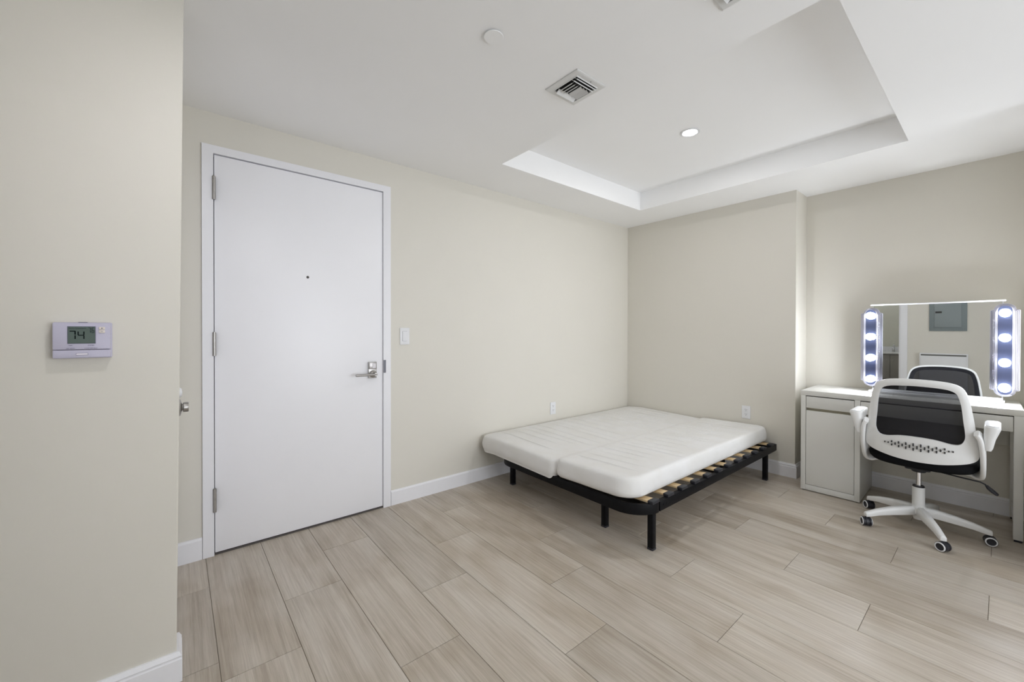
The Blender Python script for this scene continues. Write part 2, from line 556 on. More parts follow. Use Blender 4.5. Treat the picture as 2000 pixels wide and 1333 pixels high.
# closet door with knob, set back in the opening
cd = G().box(0.075, TX - TH - 0.006, -3.912, -3.877, 0.008, 2.05).build('door_2', DOORM, bevel=0.001)
structure(cd)
g = G()
g.lathe([(0.0, 0.0), (0.036, 0.0), (0.036, 0.009), (0.030, 0.017), (0.016, 0.021), (0.012, 0.022), (0.012, 0.025)], (0.690, -3.8769, 0.902), 28, axis='y')
g.lathe([(0.012, 0.024), (0.0165, 0.0245), (0.0185, 0.026), (0.0185, 0.039), (0.017, 0.041), (0, 0.041)], (0.690, -3.8769, 0.902), 28, axis='y')
kn = g.build('door_knob', STEEL, cd)
kn['label'] = 'brushed steel knob on round rose'
G().lathe([(0, 0), (0.020, 0), (0.019, 0.015), (0.014, 0.021), (0, 0.023)], (0.690, -3.8769, 0.958), 24, axis='y').build('door_bumper', PLASTW, cd)

# bathroom seen in the mirror
g = G()
g.box(0.2, 2.4, -6.32, -6.2, 0, H); g.box(0.08, 0.2, -6.32, YF - TH, 0, H); g.box(2.4, 2.52, -6.32, YF - TH, 0, H)
structure(g.build('wall_bathroom', paint('pale_bathroom_paint', (0.62, 0.62, 0.54), 0.5)))

# ------------------------------------------------------------------ baseboards
def baseboard(name, pts, h=0.105, t=0.014, cap=True):
    """profile swept along pts on the floor; the room is on the right-hand side of the path"""
    if cap:
        sec = [(0, 0), (t, 0), (t, h * .76), (t * .80, h * .80), (t * .80, h * .84), (t * .95, h * .87), (t * .70, h * .93), (t * .45, h), (0, h)]
    else:
        sec = [(0, 0), (t, 0), (t, h * .90), (t * .7, h * .97), (t * .45, h), (0, h)]
    P2 = [Vector((p[0], p[1], 0)) for p in pts]
    vs = []; n = len(sec)
    for i, p in enumerate(P2):
        if i == 0: d = (P2[1] - P2[0]).normalized(); nrm = Vector((d.y, -d.x, 0)); k = 1
        elif i == len(P2) - 1: d = (P2[-1] - P2[-2]).normalized(); nrm = Vector((d.y, -d.x, 0)); k = 1
        else:
            da = (p - P2[i-1]).normalized(); db = (P2[i+1] - p).normalized()
            na = Vector((da.y, -da.x, 0)); nb = Vector((db.y, -db.x, 0))
            nrm = (na + nb).normalized(); k = 1 / max(0.2, nrm.dot(na))
        for a, z in sec: vs.append(p + nrm * (a * k) + Vector((0, 0, z)))
    fs = []
    for i in range(len(P2) - 1):
        for j in range(n):
            q = (j + 1) % n
            fs.append((i * n + j, i * n + q, (i + 1) * n + q, (i + 1) * n + j))
    fs.append(tuple(range(n))); fs.append(tuple(reversed(range((len(P2) - 1) * n, len(P2) * n))))
    return structure(G().add(vs, fs).build(name, TRIM))
baseboard('baseboard_left', [(0, -2.746), (0, -0.0005)], 0.100, 0.013, False)
baseboard('baseboard_entry', [(0, -3.9145), (0, -3.7705)], 0.112, 0.013, False)
baseboard('baseboard_back', [(0.013, 0), (XP, 0), (XP, YR), (2.7945, YR)], 0.112, 0.014)
baseboard('baseboard_near', [(TX, YF), (TX, -3.8735), (TX - 0.108, -3.8735)], 0.100, 0.015)
baseboard('baseboard_front', [(rx0 + 1.7, YF), (bx1 + 0.075, YF)], 0.105, 0.014)
baseboard('baseboard_desk', [(2.795, YR - .015), (2.795, -0.62), (2.915, -0.62), (2.915, YR)], 0.112, 0.014)
baseboard('baseboard_right', [(XR, YR), (XR, YF)], 0.105, 0.014)

# ------------------------------------------------------------------ entry door
# metal frame round the door
D0, D1, DZ = -3.7155, -2.8025, 2.1235
g = G()
fx = 0.012
g.box(-0.09, fx, ya + .0005, D0 - 0.004, 0, DZ + 0.004)
g.box(-0.09, fx, D1 + 0.003, yb - .0005, 0, DZ + 0.004)
g.box(-0.09, fx, ya + .0005, yb - .0005, DZ + 0.004, zt - .0005)
g.box(-0.09, -0.048, D0 - 0.006, D0 + 0.012, 0, DZ + 0.006); g.box(-0.09, -0.048, D1 - 0.012, D1 + 0.004, 0, DZ + 0.006)
g.box(-0.09, -0.048, D0 + 0.010, D1 - 0.010, DZ - 0.012, DZ + 0.006)
tr = structure(g.build('trim_1', TRIM))
g = G().box(-0.075, -0.0475, D0 - 0.003, D1 + 0.002, 0.001, DZ + 0.003).build('gap_shade_sheet', DARKGAP, tr)  # dark sheet behind the door, paints the shade in its gaps
strike = G().prism(rrect(0.016, 0.086, 0.002), fx, fx + 0.0015, axis='x', T=Matrix.Translation((0, D1 + 0.011, 0.954))).build('strike_plate', mat('dark_steel', (0.10, 0.10, 0.11), 0.35, 0.8), tr)
strike['label'] = 'dark steel strike plate'

door = structure(G().box(-0.046, 0.002, D0, D1, 0.012, DZ - 0.001).build('door_1', DOORM, bevel=0.0012))
thr = structure(G().box(-0.10, 0.004, D0 - 0.003, D1 + 0.003, 0.0005, 0.009).build('trim_2', mat('threshold_metal', (0.09, 0.08, 0.075), 0.5, 0.3)))
for zc in (1.944, 1.121, 0.294):
    g = G()
    c = (0.014, D0 - 0.002)
    segs = [(-.060, -.048), (-.047, -.020), (-.019, .019), (.020, .047), (.048, .060)] if zc > 1.5 else [(-.062, -.050), (-.049, .049), (.050, .062)]
    for a, b_ in segs:
        g.cyl(c, 0.0080, zc + a, zc + b_, n=20)
    g.cyl(c, 0.0068, zc - .061, zc + .061, n=16)
    g.cyl(c, 0.0050, zc + .062, zc + .065, n=16)
    g.box(0.002, 0.0065, D0 - .0045, D0 + .0005, zc - .058, zc + .058)
    g.build('hinge', STEEL, door)
g = G()
g.lathe([(0.0, 0.0), (0.0075, 0.0), (0.0075, 0.002), (0.0052, 0.0035)], (0.0021, -3.263, 1.514), 20, axis='x')
g.lathe([(0.0052, 0.0034), (0.0045, 0.0026), (0, 0.0028)], (0.0021, -3.263, 1.514), 20, axis='x', mi=1)
g.build('peephole', [mat('dark_bronze', (0.06, 0.055, 0.05), 0.4, 0.6), SCREWM], door)
# lock: plate with card window, rose and lever
lk_y = -2.8735
g = G(); g.prism(rrect(0.054, 0.108, 0.003), 0.002, 0.012, axis='x', T=Matrix.Translation((0, lk_y, 0.935)))
lk = g.build('lock_plate', STEEL, door, bevel=0.001)
G().box(0.012, 0.020, lk_y - .025, lk_y + .025, 0.941, 0.985).build('reader_housing', mat('grey_steel', (0.36, 0.34, 0.33), 0.35, 0.9), lk, bevel=0.002)
G().box(0.0201, 0.0212, lk_y - .004, lk_y + .018, 0.946, 0.978).build('reader_window', mat('pale_reader_window', (0.62, 0.60, 0.62), 0.25), lk)
g = G()
g.lathe([(0.0, 0), (0.0235, 0), (0.0235, 0.010), (0.020, 0.014), (0.012, 0.018), (0.010, 0.050), (0, 0.050)], (0.012, lk_y + 0.002, 0.908), 24, axis='x')
g.sweep([(0.054, lk_y + 0.012, 0.908), (0.056, lk_y, 0.908), (0.060, lk_y - 0.03, 0.9085), (0.061, lk_y - 0.125, 0.909)], circ(0.0085, 14, 0.0075))
lv = g.build('lever_handle', STEEL, door)
lv['label'] = 'brushed steel lever handle'

# ------------------------------------------------------------------ light switch and outlets on the walls
def screw(g, T, mi=0):
    g.cyl((0, 0), 0.003, 0.0, 0.0012, n=12, T=T, mi=mi)

def switch(label):
    t = thing('light_switch', label, 'light switch', (0.0005, -2.644, 1.156))
    Tn = Matrix.Rotation(PI / 2, 4, 'Z') @ Matrix.Rotation(PI / 2, 4, 'X')      # local: x right, y up, z out
    g = G(); g.prism(rrect(0.070, 0.118, 0.004), 0.0, 0.005, T=Tn)
    g.build('cover_plate', PLASTW, t, bevel=0.0015)
    g = G()
    g.box(-.0175, .0175, -.0345, .0345, .0048, .0056, T=Tn)
    g.build('switch_surround', mat('switch_gap', (0.30, 0.30, 0.31), 0.5), t)
    g = G()
    g.add([(-.0165, -.0335, .0056), (.0165, -.0335, .0056), (.0165, .0335, .0056), (-.0165, .0335, .0056), (-.0165, -.0335, .0110), (.0165, -.0335, .0110), (.0165, .0, .0070), (-.0165, .0, .0070), (.0165, .0335, .0080), (-.0165, .0335, .0080)],
          [(0, 1, 5, 4), (4, 5, 6, 7), (7, 6, 8, 9), (9, 8, 2, 3), (1, 2, 8, 6, 5), (0, 4, 7, 9, 3)], T=Tn)
    g.build('rocker', PLASTW, t)
switch('white rocker light switch on the wall beside the entry door')

def outlet(loc, T, label):
    t = thing('wall_outlet', label, 'outlet', loc, group='duplex outlets above the bed')
    g = G(); g.prism(rrect(0.070, 0.112, 0.004), 0.0, 0.005, T=T)
    g.build('cover_plate', PLASTW, t, bevel=0.0015)
    for s in (1, -1):
        g = G(); g.prism(rrect(0.034, 0.029, 0.009, cy=s * 0.0195), 0.0051, 0.0068, T=T)
        rc = g.build('receptacle', PLASTW, t)
        g = G()
        for dx, w, h in ((-.0065, .0024, .0085), (.0065, .0024, .0070)):
            g.box(dx - w / 2, dx + w / 2, s * .0195 + .004 - h / 2, s * .0195 + .004 + h / 2, .0069, .0072, T=T)
        g.cyl((0, s * .0195 - .0068), .0027, .0069, .0072, n=12, T=T)
        g.build('socket_slots', SCREWM, rc)
    g = G(); screw(g, T @ Matrix.Translation((0, 0, .0051)))
    g.build('screw', PLASTW, t)
TA = Matrix.Rotation(PI / 2, 4, 'Z') @ Matrix.Rotation(PI / 2, 4, 'X')
TB = Matrix.Rotation(PI / 2, 4, 'X')
outlet((0.0005, -1.178, 0.478), TA, 'white duplex outlet low on the wall with the door, above the bed')
outlet((1.2235, -0.0005, 0.481), TB, 'white duplex outlet on the back wall left of the corner by the desk')

# ------------------------------------------------------------------ thermostat
# local: x right along the wall, y up, z out of the wall
tw, th_ = 0.1205, 0.105
t = thing('thermostat', 'lilac-white digital thermostat showing 74 on the near left wall', 'thermostat', (TX + 0.0005, -4.0885, 1.1615))
g = G(); g.prism(rrect(tw + .004, th_ + .003, 0.004), 0.0, 0.010, T=TA)
g.build('back_plate', THERM, t, bevel=0.001)
g = G(); g.prism(rrect(tw, th_ - 0.025, 0.003, cy=0.0125), 0.010, 0.028, T=TA)
bd = g.build('body', THERM, t, bevel=0.002)
g = G(); g.prism(rrect(tw, 0.0235, 0.003, cy=-0.0405), 0.010, 0.0275, T=TA)
lid = g.build('battery_cover', THERM, t, bevel=0.002)
g = G(); g.box(-.0125, .0115, -.0435, -.0385, .0276, .0284, T=TA); g.build('name_plate', mat('pale_label', (0.80, 0.76, 0.84), 0.5), lid)
g = G()
for (a, b_, c, d) in ((-.0132, .0122, -.0442, -.0436), (-.0132, .0122, -.0384, -.0378), (-.0132, -.0126, -.0442, -.0378), (.0116, .0122, -.0442, -.0378)):
    g.box(a, b_, c, d, .0276, .0282, T=TA)
g.build('label_border', PRINT, lid)
sx0, sx1, sy0, sy1 = -.0295, .0275, -.0090, .0410
g = G(); g.box(sx0 - .001, sx1 + .001, sy0 - .001, sy1 + .001, .0281, .0284, T=TA); g.build('screen_bezel', PRINT, t)
g = G(); g.box(sx0, sx1, sy0, sy1, .0284, .0289, T=TA)
scn = g.build('screen', LCD, t)
SEG = {'7': 'abc', '4': 'fgbc', '6': 'afgedc'}
def digit(g, ch, x, y, w, h, s):
    """seven-segment digit with lower left corner x, y"""
    m_ = h / 2; e = s * 0.35
    R_ = {'a': (x + e, x + w - e, y + h - s, y + h), 'g': (x + e, x + w - e, y + m_ - s / 2, y + m_ + s / 2), 'd': (x + e, x + w - e, y, y + s),
          'f': (x, x + s, y + m_ + e, y + h - e), 'b': (x + w - s, x + w, y + m_ + e, y + h - e),
          'e': (x, x + s, y + e, y + m_ - e), 'c': (x + w - s, x + w, y + e, y + m_ - e)}
    for k in SEG[ch]:
        a, b_, c, d = R_[k]; g.box(a, b_, c, d, .0289, .0291, T=TA)
g = G(); digit(g, '7', -.0265, .0035, .0135, .0255, .0028); digit(g, '4', -.0095, .0035, .0145, .0240, .0026)
g.build('temperature_digits', LCDK, scn)['label'] = 'black digits reading 74'
g = G(); digit(g, '7', .0125, .0225, .0055, .0160, .0014); digit(g, '6', .0200, .0225, .0055, .0160, .0014)
g.build('setpoint_digits', LCDF, scn)['label'] = 'small faint digits reading 76'
text_mesh('screen_print', 'Room Temperature', .0044, TA @ Matrix.Translation((-.0095, .0350, .0290)), LCDF, scn)
for (cy, sy_) in ((.0365, '+'), (.0265, '-')):
    g = G(); g.prism(rrect(.0135, .0085, .0015, cx=.0420, cy=cy), .0281, .0300, T=TA)
    bt = g.build('button', BUTTON, t, bevel=.0005)
    g = G(); g.box(.0400, .0440, cy - .0006, cy + .0006, .0300, .0302, T=TA)
    if sy_ == '+': g.box(.0414, .0426, cy - .002, cy + .002, .0300, .0302, T=TA)
    g.build('button_mark', PRINT, bt)
for (cx_, a, b_, c) in ((-.0240, 'FAN', 'ON  AUTO', .0052), (.0185, 'SYSTEM', 'COOL OFF HEAT', .0075)):
    text_mesh('printed_legend', a, .0040, TA @ Matrix.Translation((cx_, -.0165, .0282)), PRINT, bd)
    text_mesh('printed_legend', b_, .0036, TA @ Matrix.Translation((cx_, -.0250, .0282)), PRINT, bd)
    g = G(); g.prism(rrect(c * 2, .0030, .0008, cx=cx_, cy=-.0190), .0281, .0290, T=TA)
    g.build('slide_switch', THERM, t)
g = G(); g.box(-.010, .009, .0535, .0550, .006, .0105, T=TA); g.build('top_vent_slot', PRINT, t)

# ------------------------------------------------------------------ ceiling fittings
# concealed sprinkler cover
t = thing('sprinkler_cover', 'round white flat cover on the ceiling near the top centre', 'sprinkler', (1.394, -2.918, H))
G().lathe([(0.022, -0.0005), (0.022, -0.004), (0, -0.004)], (0, 0, 0), 32).build('neck', VENTK, t)  # near-black colour stands for the shadow in the gap above the disc
G().lathe([(0, -0.0045), (0.037, -0.0045), (0.038, -0.006), (0.037, -0.0080), (0, -0.0082)], (0, 0, 0), 48).build('cover_disc', CEIL, t)

def vent(cx_, cy_, label):
    t = thing('ceiling_vent', label, 'vent', (cx_, cy_, H - 0.0005), group='square supply vents in the ceiling')
    o_, i_ = 0.1000, 0.0700
    g = G()
    # stamped flange: four mitred pieces with a raised inner lip
    prof = [(o_, 0.0), (o_, -0.004), (o_ - .006, -0.006), (i_ + .004, -0.0065), (i_, -0.010), (i_, -0.002)]
    vs = []
    for r, z in prof:
        vs += [(-r, -r, z), (r, -r, z), (r, r, z), (-r, r, z)]
    fs = []
    for k in range(len(prof) - 1):
        for i in range(4):
            j = (i + 1) % 4
            fs.append((k * 4 + i, k * 4 + j, k * 4 + 4 + j, k * 4 + 4 + i))
    g.add(vs, fs)
    g.build('flange', VENTM, t)
    G().box(-i_ + .0005, i_ - .0005, -i_ + .0005, i_ - .0005, -0.0012, -0.0002).build('duct_opening', VENTK, t)
    def blade(x0, x1, y0, y1, ang, ax, w=0.020):
        """thin slat from (x0,y0) to (x1,y1), tilted ang degrees"""
        g = G()
        L_ = math.hypot(x1 - x0, y1 - y0)
        T = Matrix.Translation(((x0 + x1) / 2, (y0 + y1) / 2, -0.012)) @ Matrix.Rotation(math.atan2(y1 - y0, x1 - x0), 4, 'Z') @ Matrix.Rotation(math.radians(ang), 4, 'X')
        g.box(-L_ / 2, L_ / 2, -w / 2, w / 2, -0.0006, 0.0006, T=T)
        g.box(-L_ / 2, L_ / 2, -w / 2, -w / 2 + 0.0022, -0.0022, 0.0022, T=T)
        g.build('slat', VENTM, t)
    blade(.061, .061, -.066, .066, 38, 'x'); blade(.043, .043, -.066, .066, 38, 'x')
    blade(-.058, -.058, -.060, .060, -38, 'x', 0.024)
    for y_, a in ((-.052, 40), (-.034, 40), (-.016, 40), (.010, -40), (.030, -40), (.050, -40)):
        blade(-.042, .030, y_, y_, a, 'y', 0.018)
    g = G(); g.cyl((.082, .012), .0022, -.0075, -.006, n=10); g.build('screw', SCREWM, t)
vent(1.371, -2.418, 'square louvred ceiling vent seen whole beside the tray recess')
vent(2.116, -2.464, 'square ceiling vent cut off by the top edge of the picture')

def downlight(cx_, cy_, z, label, power, lit=True, spread=None):
    t = thing('recessed_light', label, 'ceiling light', (cx_, cy_, z - 0.0005))
    G().lathe([(0.050, 0.0), (0.0525, -0.0008), (0.0600, -0.0012), (0.0605, -0.0040), (0.0550, -0.0060), (0.0470, -0.0058), (0.0430, -0.0020), (0.0430, 0.0)], (0, 0, 0), 48).build('trim_ring', PLASTW, t)
    G().lathe([(0.0, -0.0022), (0.0432, -0.0022)], (0, 0, 0), 48).build('lens', LENS, t)
    disc_lamp('downlight_lamp', (cx_, cy_, z - 0.0085), 0.040, power)
downlight(1.340, -1.258, HC, 'round recessed downlight lit in the tray ceiling', 5.0)
downlight(1.62, -3.66, H, 'round recessed downlight in the entry ceiling, outside the picture', 3.0)
downlight(1.20, -5.45, H, 'unseen round downlight added in the bathroom ceiling to brighten its reflection', 4.0)  # added lamp, keeps the mirrored bathroom from going dark
downlight(3.45, -2.60, H, 'unseen round fill downlight added in the ceiling to the right of the camera', 3.0)  # unseen lamp added as general fill for the room

# ------------------------------------------------------------------ bed frame
bed = thing('platform_bed_frame', 'black metal bed frame with pine slats in the corner', 'bed frame', (0, 0, 0))
RX0, RX1, RY0, RY1 = 0.205, 1.472, -1.995, -0.055
ZB, ZTp = 0.205, 0.258
def flat_bar(name, pts, th=0.022, z0=ZB, z1=ZTp, m=BLACKM):
    sec = [(-th / 2, z0), (th / 2, z0), (th / 2, z1), (-th / 2, z1)]
    return G().sweep([(p[0], p[1], 0) for p in pts], sec, smooth=False).build(name, m, bed, bevel=0.003)
flat_bar('side_rail', [(RX1 - .015, -1.835), (RX1 - .015, RY1)], 0.030)
flat_bar('side_rail', [(RX0 + .015, -1.835), (RX0 + .015, RY1)], 0.030)
rc_ = 0.155
arc = []
for i in range(11):
    a = math.radians(90 * i / 10)
    arc.append((RX1 - .012 - rc_ + rc_ * math.cos(a), -1.840 - rc_ * math.sin(a)))
arcL = [(RX0 + RX1 - x, y) for x, y in arc]
g = G()
sec = [(-.010, ZB - .004), (.010, ZB - .004), (.010, ZTp + .002), (-.010, ZTp + .002)]
g.sweep([(x, y, 0) for x, y in arc + arcL[::-1]], sec, smooth=False)
g.build('end_rail', BLACKM, bed, bevel=0.003)
flat_bar('end_rail', [(RX0 + .03, RY1 + .012), (RX1 - .001, RY1 + .012)], 0.016)
for y_ in (-1.858, -0.95, -0.230):
    flat_bar('cross_bar', [(RX0 + .028, y_), (RX1 - .028, y_)], 0.028, 0.195, 0.232)
flat_bar('centre_rail', [(0.815, -1.84), (0.815, RY1 - .01)], 0.026, 0.190, 0.235)
flat_bar('centre_rail', [(0.862, -1.84), (0.862, RY1 - .01)], 0.026, 0.190, 0.235)
for (x_, y_) in ((1.444, -1.872), (1.120, -1.858), (0.238, -1.856), (0.235, -1.05), (1.452, -0.232), (1.120, -0.230), (0.238, -0.230), (0.838, -0.95)):
    g = G(); g.box(x_ - .0165, x_ + .0165, y_ - .0165, y_ + .0165, 0.010, 0.2045)
    lg = g.build('leg', BLACKM, bed, bevel=0.002)
    G().box(x_ - .0175, x_ + .0175, y_ - .0175, y_ + .0175, 0.0, 0.012).build('foot_cap', RUBBER, lg, bevel=0.002)
slat_y = [-1.872, -1.714, -1.559, -1.403, -1.240, -1.081, -0.930, -0.770, -0.613, -0.452, -0.292, -0.127]
for i, y_ in enumerate(slat_y):
    for s in (0, 1):
        xo = RX1 - 0.030 if s else RX0 + 0.030
        xi = 0.818 if not s else 0.859
        zo, zi = 0.266, 0.236
        w = 0.029
        g = G()
        xs = [xo + (xi - xo) * k / 6 for k in range(7)]
        vs = []
        for k, x_ in enumerate(xs):
            z_ = zo + (zi - zo) * (k / 6)
            vs += [(x_, y_ - w, z_ - .0045), (x_, y_ + w, z_ - .0045), (x_, y_ + w, z_ + .0045), (x_, y_ - w, z_ + .0045)]
        fs = []
        for k in range(6):
            for q in range(4):
                r_ = (q + 1) % 4
                fs.append((k * 4 + q, k * 4 + r_, k * 4 + 4 + r_, k * 4 + 4 + q))
        fs += [(3, 2, 1, 0), (24, 25, 26, 27)]
        g.add(vs, fs)
        sl = g.build('slat', PINE, bed)
        g = G()
        a, b_ = (xo - .004, RX1 - .001) if s else (RX0 + .001, xo + .004)
        g.box(min(a, b_), max(a, b_), y_ - .033, y_ + .033, 0.2575, 0.2745)
        g.build('slat_cap', CAPM, sl, bevel=0.0025)
for y_ in (-1.795, -1.76):
    G().lathe([(0, 0), (.006, 0), (.006, .003), (.004, .005), (0, .005)], (RX1 - .0005, y_, .234), 12, axis='x').build('bolt', BLACKM, bed) if y_ > -1.77 or True else None

# ------------------------------------------------------------------ folding mattress
mat_root = thing('folding_mattress', 'white two-section mattress lying on the black slatted frame', 'mattress', (0, 0, 0))
def sag(x, y):
    return -0.016 * max(0.0, 1 - abs(x - 0.84) / 0.70) ** 1.2 - 0.016 * max(0.0, (0.20 - x) / 0.2)
def section(x0, x1, y0, y1, radii, z0, z1, seed, creases, drape=0.0):
    """quilted mattress section: rounded plan corners (radii: x0y0, x1y0, x1y1, x0y1), soft upper edge, stitched creases along x"""
    rnd = random.Random(seed)
    er = 0.030
    def grid(a, b_, n):
        L_ = b_ - a
        out = [0, .004, .010, .018, .030, .045]
        m = [er * 2 + (L_ - er * 4) * i / n for i in range(0, n + 1)]
        out = out + m + [L_ - q for q in reversed([0, .004, .010, .018, .030, .045])]
        return [a + q for q in sorted(set(round(q, 5) for q in out))]
    xs = grid(x0, x1, 40); ys = grid(y0, y1, 680)
    cr = []
    for (yc, xa, xb, dep) in creases: cr.append((yc, xa, xb, dep, rnd.uniform(0, 6.28), rnd.uniform(.002, .006)))
    from mathutils import noise
    def plan(x, y):
        """square point -> rounded plan point and its distance from the border"""
        best = None
        for (cx_, cy_, sx, sy, r) in ((x0, y0, -1, -1, radii[0]), (x1, y0, 1, -1, radii[1]), (x1, y1, 1, 1, radii[2]), (x0, y1, -1, 1, radii[3])):
            qx, qy = cx_ - sx * r, cy_ - sy * r
            dx, dy = (x - qx) * sx, (y - qy) * sy
            if dx > 0 and dy > 0:
                l2 = math.hypot(dx, dy); li = max(dx, dy)
                k = li / l2
                return qx + sx * dx * k, qy + sy * dy * k, r - li
        return x, y, min(x - x0, x1 - x, y - y0, y1 - y)
    vs, idx = [], {}
    for j, y in enumerate(ys):
        for i, x in enumerate(xs):
            px, py, d = plan(x, y)
            zt_ = z1 + sag(px, py)
            if d < er: zt_ -= er - math.sqrt(max(0, er * er - (er - d) ** 2))
            inn = min(1.0, max(0.0, (d - .02) / .06))
            for (yc, xa, xb, dep, ph, amp) in cr:
                yy = yc + amp * math.sin(px * 5 + ph)
                q = (py - yy) / 0.0060
                if abs(q) < 7:
                    e = 1 / (1 + math.exp(-(px - xa) / .03)) / (1 + math.exp(-(xb - px) / .03))
                    zt_ -= inn * dep * e * (math.exp(-q * q) - 0.30 * math.exp(-((q - 1.6) * .5) ** 2) - 0.2 * math.exp(-((q + 1.6) * .5) ** 2))
            wr = noise.noise(Vector((px * 2.4, py * 9.0, seed))) * 0.0026 + noise.noise(Vector((px * 7, py * 7, seed + 5))) * 0.0012
            # creased patch towards the head corner
            hp = math.exp(-((py + .52) / .28) ** 2 - ((px - .45) / .25) ** 2)
            wr += hp * 0.0045 * noise.noise(Vector((px * 16 + py * 9, py * 13 - px * 4, seed + 9)))
            zt_ += wr * inn
            idx[(i, j)] = len(vs); vs.append((px, py, zt_))
    fs = []
    nx, ny = len(xs), len(ys)
    for j in range(ny - 1):
        for i in range(nx - 1):
            fs.append((idx[(i, j)], idx[(i + 1, j)], idx[(i + 1, j + 1)], idx[(i, j + 1)]))
    # border loop, then the side wall
    loop = [(i, 0) for i in range(nx)] + [(nx - 1, j) for j in range(1, ny)] + [(i, ny - 1) for i in range(nx - 2, -1, -1)] + [(0, j) for j in range(ny - 2, 0, -1)]
    L0 = [idx[k] for k in loop]
    cxm, cym = (x0 + x1) / 2, (y0 + y1) / 2
    prev = L0; n = len(L0)
    base = [Vector(vs[k]) for k in L0]
    nr = []
    for k in range(n):
        tng = base[(k + 1) % n] - base[k - 1]
        nr.append(Vector((tng.y, -tng.x, 0)).normalized())
    for (off, fz) in ((.003, .85), (.006, .6), (.007, .4), (.003, .2), (-.010, .06), (-.030, 0.0)):
        cur = []
        for k in range(n):
            p = base[k]; zb = z0 + sag(p.x, p.y)
            fr_ = max(0.0, 1 - (p.y - y0) / 0.010) if drape else 0.0      # the cover hangs over the front rail
            zb -= drape * fr_; f2 = min(1.0, max(0.0, 1 - (p.y - y0 - 0.035) / 0.05)) if drape else 0.0
            o2 = off * (1 - f2) + max(off, -0.004) * f2
            wob = 0.0035 * noise.noise(Vector((p.x * 9, p.y * 9, fz * 3 + seed))) + .002 * noise.noise(Vector((p.x * 25, p.y * 25, fz * 9)))
            q = p + nr[k] * (o2 + wob * (1 - abs(fz - .5)))
            q.x = max(q.x, 0.004); q.y = min(q.y, -0.004)
            cur.append(len(vs)); vs.append((q.x, q.y, zb + (p.z - zb) * fz))
        for k in range(n):
            k2 = (k + 1) % n
            fs.append((prev[k], cur[k], cur[k2], prev[k2]))
        prev = cur
    # underside: a coarse grid set in from the border
    b0 = len(vs); NX, NY = 14, 26; ins = 0.028
    for j in range(NY + 1):
        for i in range(NX + 1):
            x = x0 + ins + (x1 - x0 - 2 * ins) * i / NX; y = y0 + ins + (y1 - y0 - 2 * ins) * j / NY
            px, py, d = plan(x0 + (x - x0 - ins) / (x1 - x0 - 2 * ins) * (x1 - x0), y0 + (y - y0 - ins) / (y1 - y0 - 2 * ins) * (y1 - y0))
            px = cxm + (px - cxm) * (x1 - x0 - 2 * ins) / (x1 - x0); py = cym + (py - cym) * (y1 - y0 - 2 * ins) / (y1 - y0)
            vs.append((px, py, z0 + sag(px, py)))
    for j in range(NY):
        for i in range(NX):
            a = b0 + j * (NX + 1) + i
            fs.append((a, a + NX + 1, a + NX + 2, a + 1))
    g = G().add(vs, fs, smooth=True)
    return g.build('mattress_section', FAB, mat_root)
def mk(seed, xa, xb, n=15):
    r = random.Random(seed); out = []
    y = -1.86
    while y < -0.12:
        a = xa + r.uniform(-.02, .12); b_ = xb - r.uniform(0.0, .22)
        out.append((y, a, b_, r.uniform(.0070, .0115)))
        y += r.uniform(.07, .125)
    return out
section(0.012, 0.842, -2.020, -0.012, (.085, .045, .03, .04), 0.2775, 0.382, 3, mk(5, .06, .80), 0.022)
section(0.846, 1.412, -2.012, -0.030, (.045, .125, .085, .03), 0.2785, 0.398, 8, mk(11, .88, 1.40))
G().box(0.835, 0.853, -1.955, -0.05, 0.345, 0.3655).build('hinge_strip', FAB, mat_root)

# ------------------------------------------------------------------ desk
DR = 0.022
dk = thing('vanity_desk', 'white laminate desk with a left cupboard against the recess wall', 'desk', (1.692, -0.235, 0), DR)
W_, D_, Z_, CW = 1.049, 0.488, 0.750, 0.344
TT = 0.036
G().box(0, W_, 0, D_, Z_ - TT, Z_).build('desk_top', DESKW, dk, bevel=0.0012)
def sidep(x0, x1, z0=0.006):
    return G().box(x0, x1, 0.0, D_ - .006, z0, Z_ - TT - .0004).build('side_panel', DESKW, dk, bevel=0.001)
sidep(0, 0.030); sidep(CW - 0.030, CW)
G().box(0.0304, CW - .0304, 0.002, 0.020, 0.006, 0.046).build('plinth', DESKW, dk, bevel=0.001)
G().box(0.0304, CW - .0304, 0.020, D_ - .008, 0.046, 0.060).build('bottom_shelf', DESKIN, dk)
G().box(0.0304, CW - .0304, D_ - .016, D_ - .008, 0.062, Z_ - TT - .001).build('back_panel', DESKIN, dk)
G().box(0.0304, CW - .0304, 0.030, 0.045, 0.596, 0.622).build('divider_rail', DESKIN, dk)
G().box(0.0325, CW - .0325, 0.002, 0.018, 0.0490, 0.603).build('cupboard_door', DESKW, dk, bevel=0.001)
dr = G().box(0.0325, CW - .0325, 0.002, 0.018, 0.6225, 0.7075).build('drawer', DESKW, dk, bevel=0.001)
G().box(0.042, CW - .042, 0.018, D_ - .05, 0.626, 0.690).build('drawer_box', DESKIN, dr)
dr = G().box(CW + .0025, W_ - .0385, 0.002, 0.018, 0.6225, 0.7075).build('drawer', DESKW, dk, bevel=0.001)
dr['label'] = 'wide drawer front'
G().box(CW + .012, W_ - .048, 0.018, D_ - .05, 0.632, 0.690).build('drawer_box', DESKIN, dr)
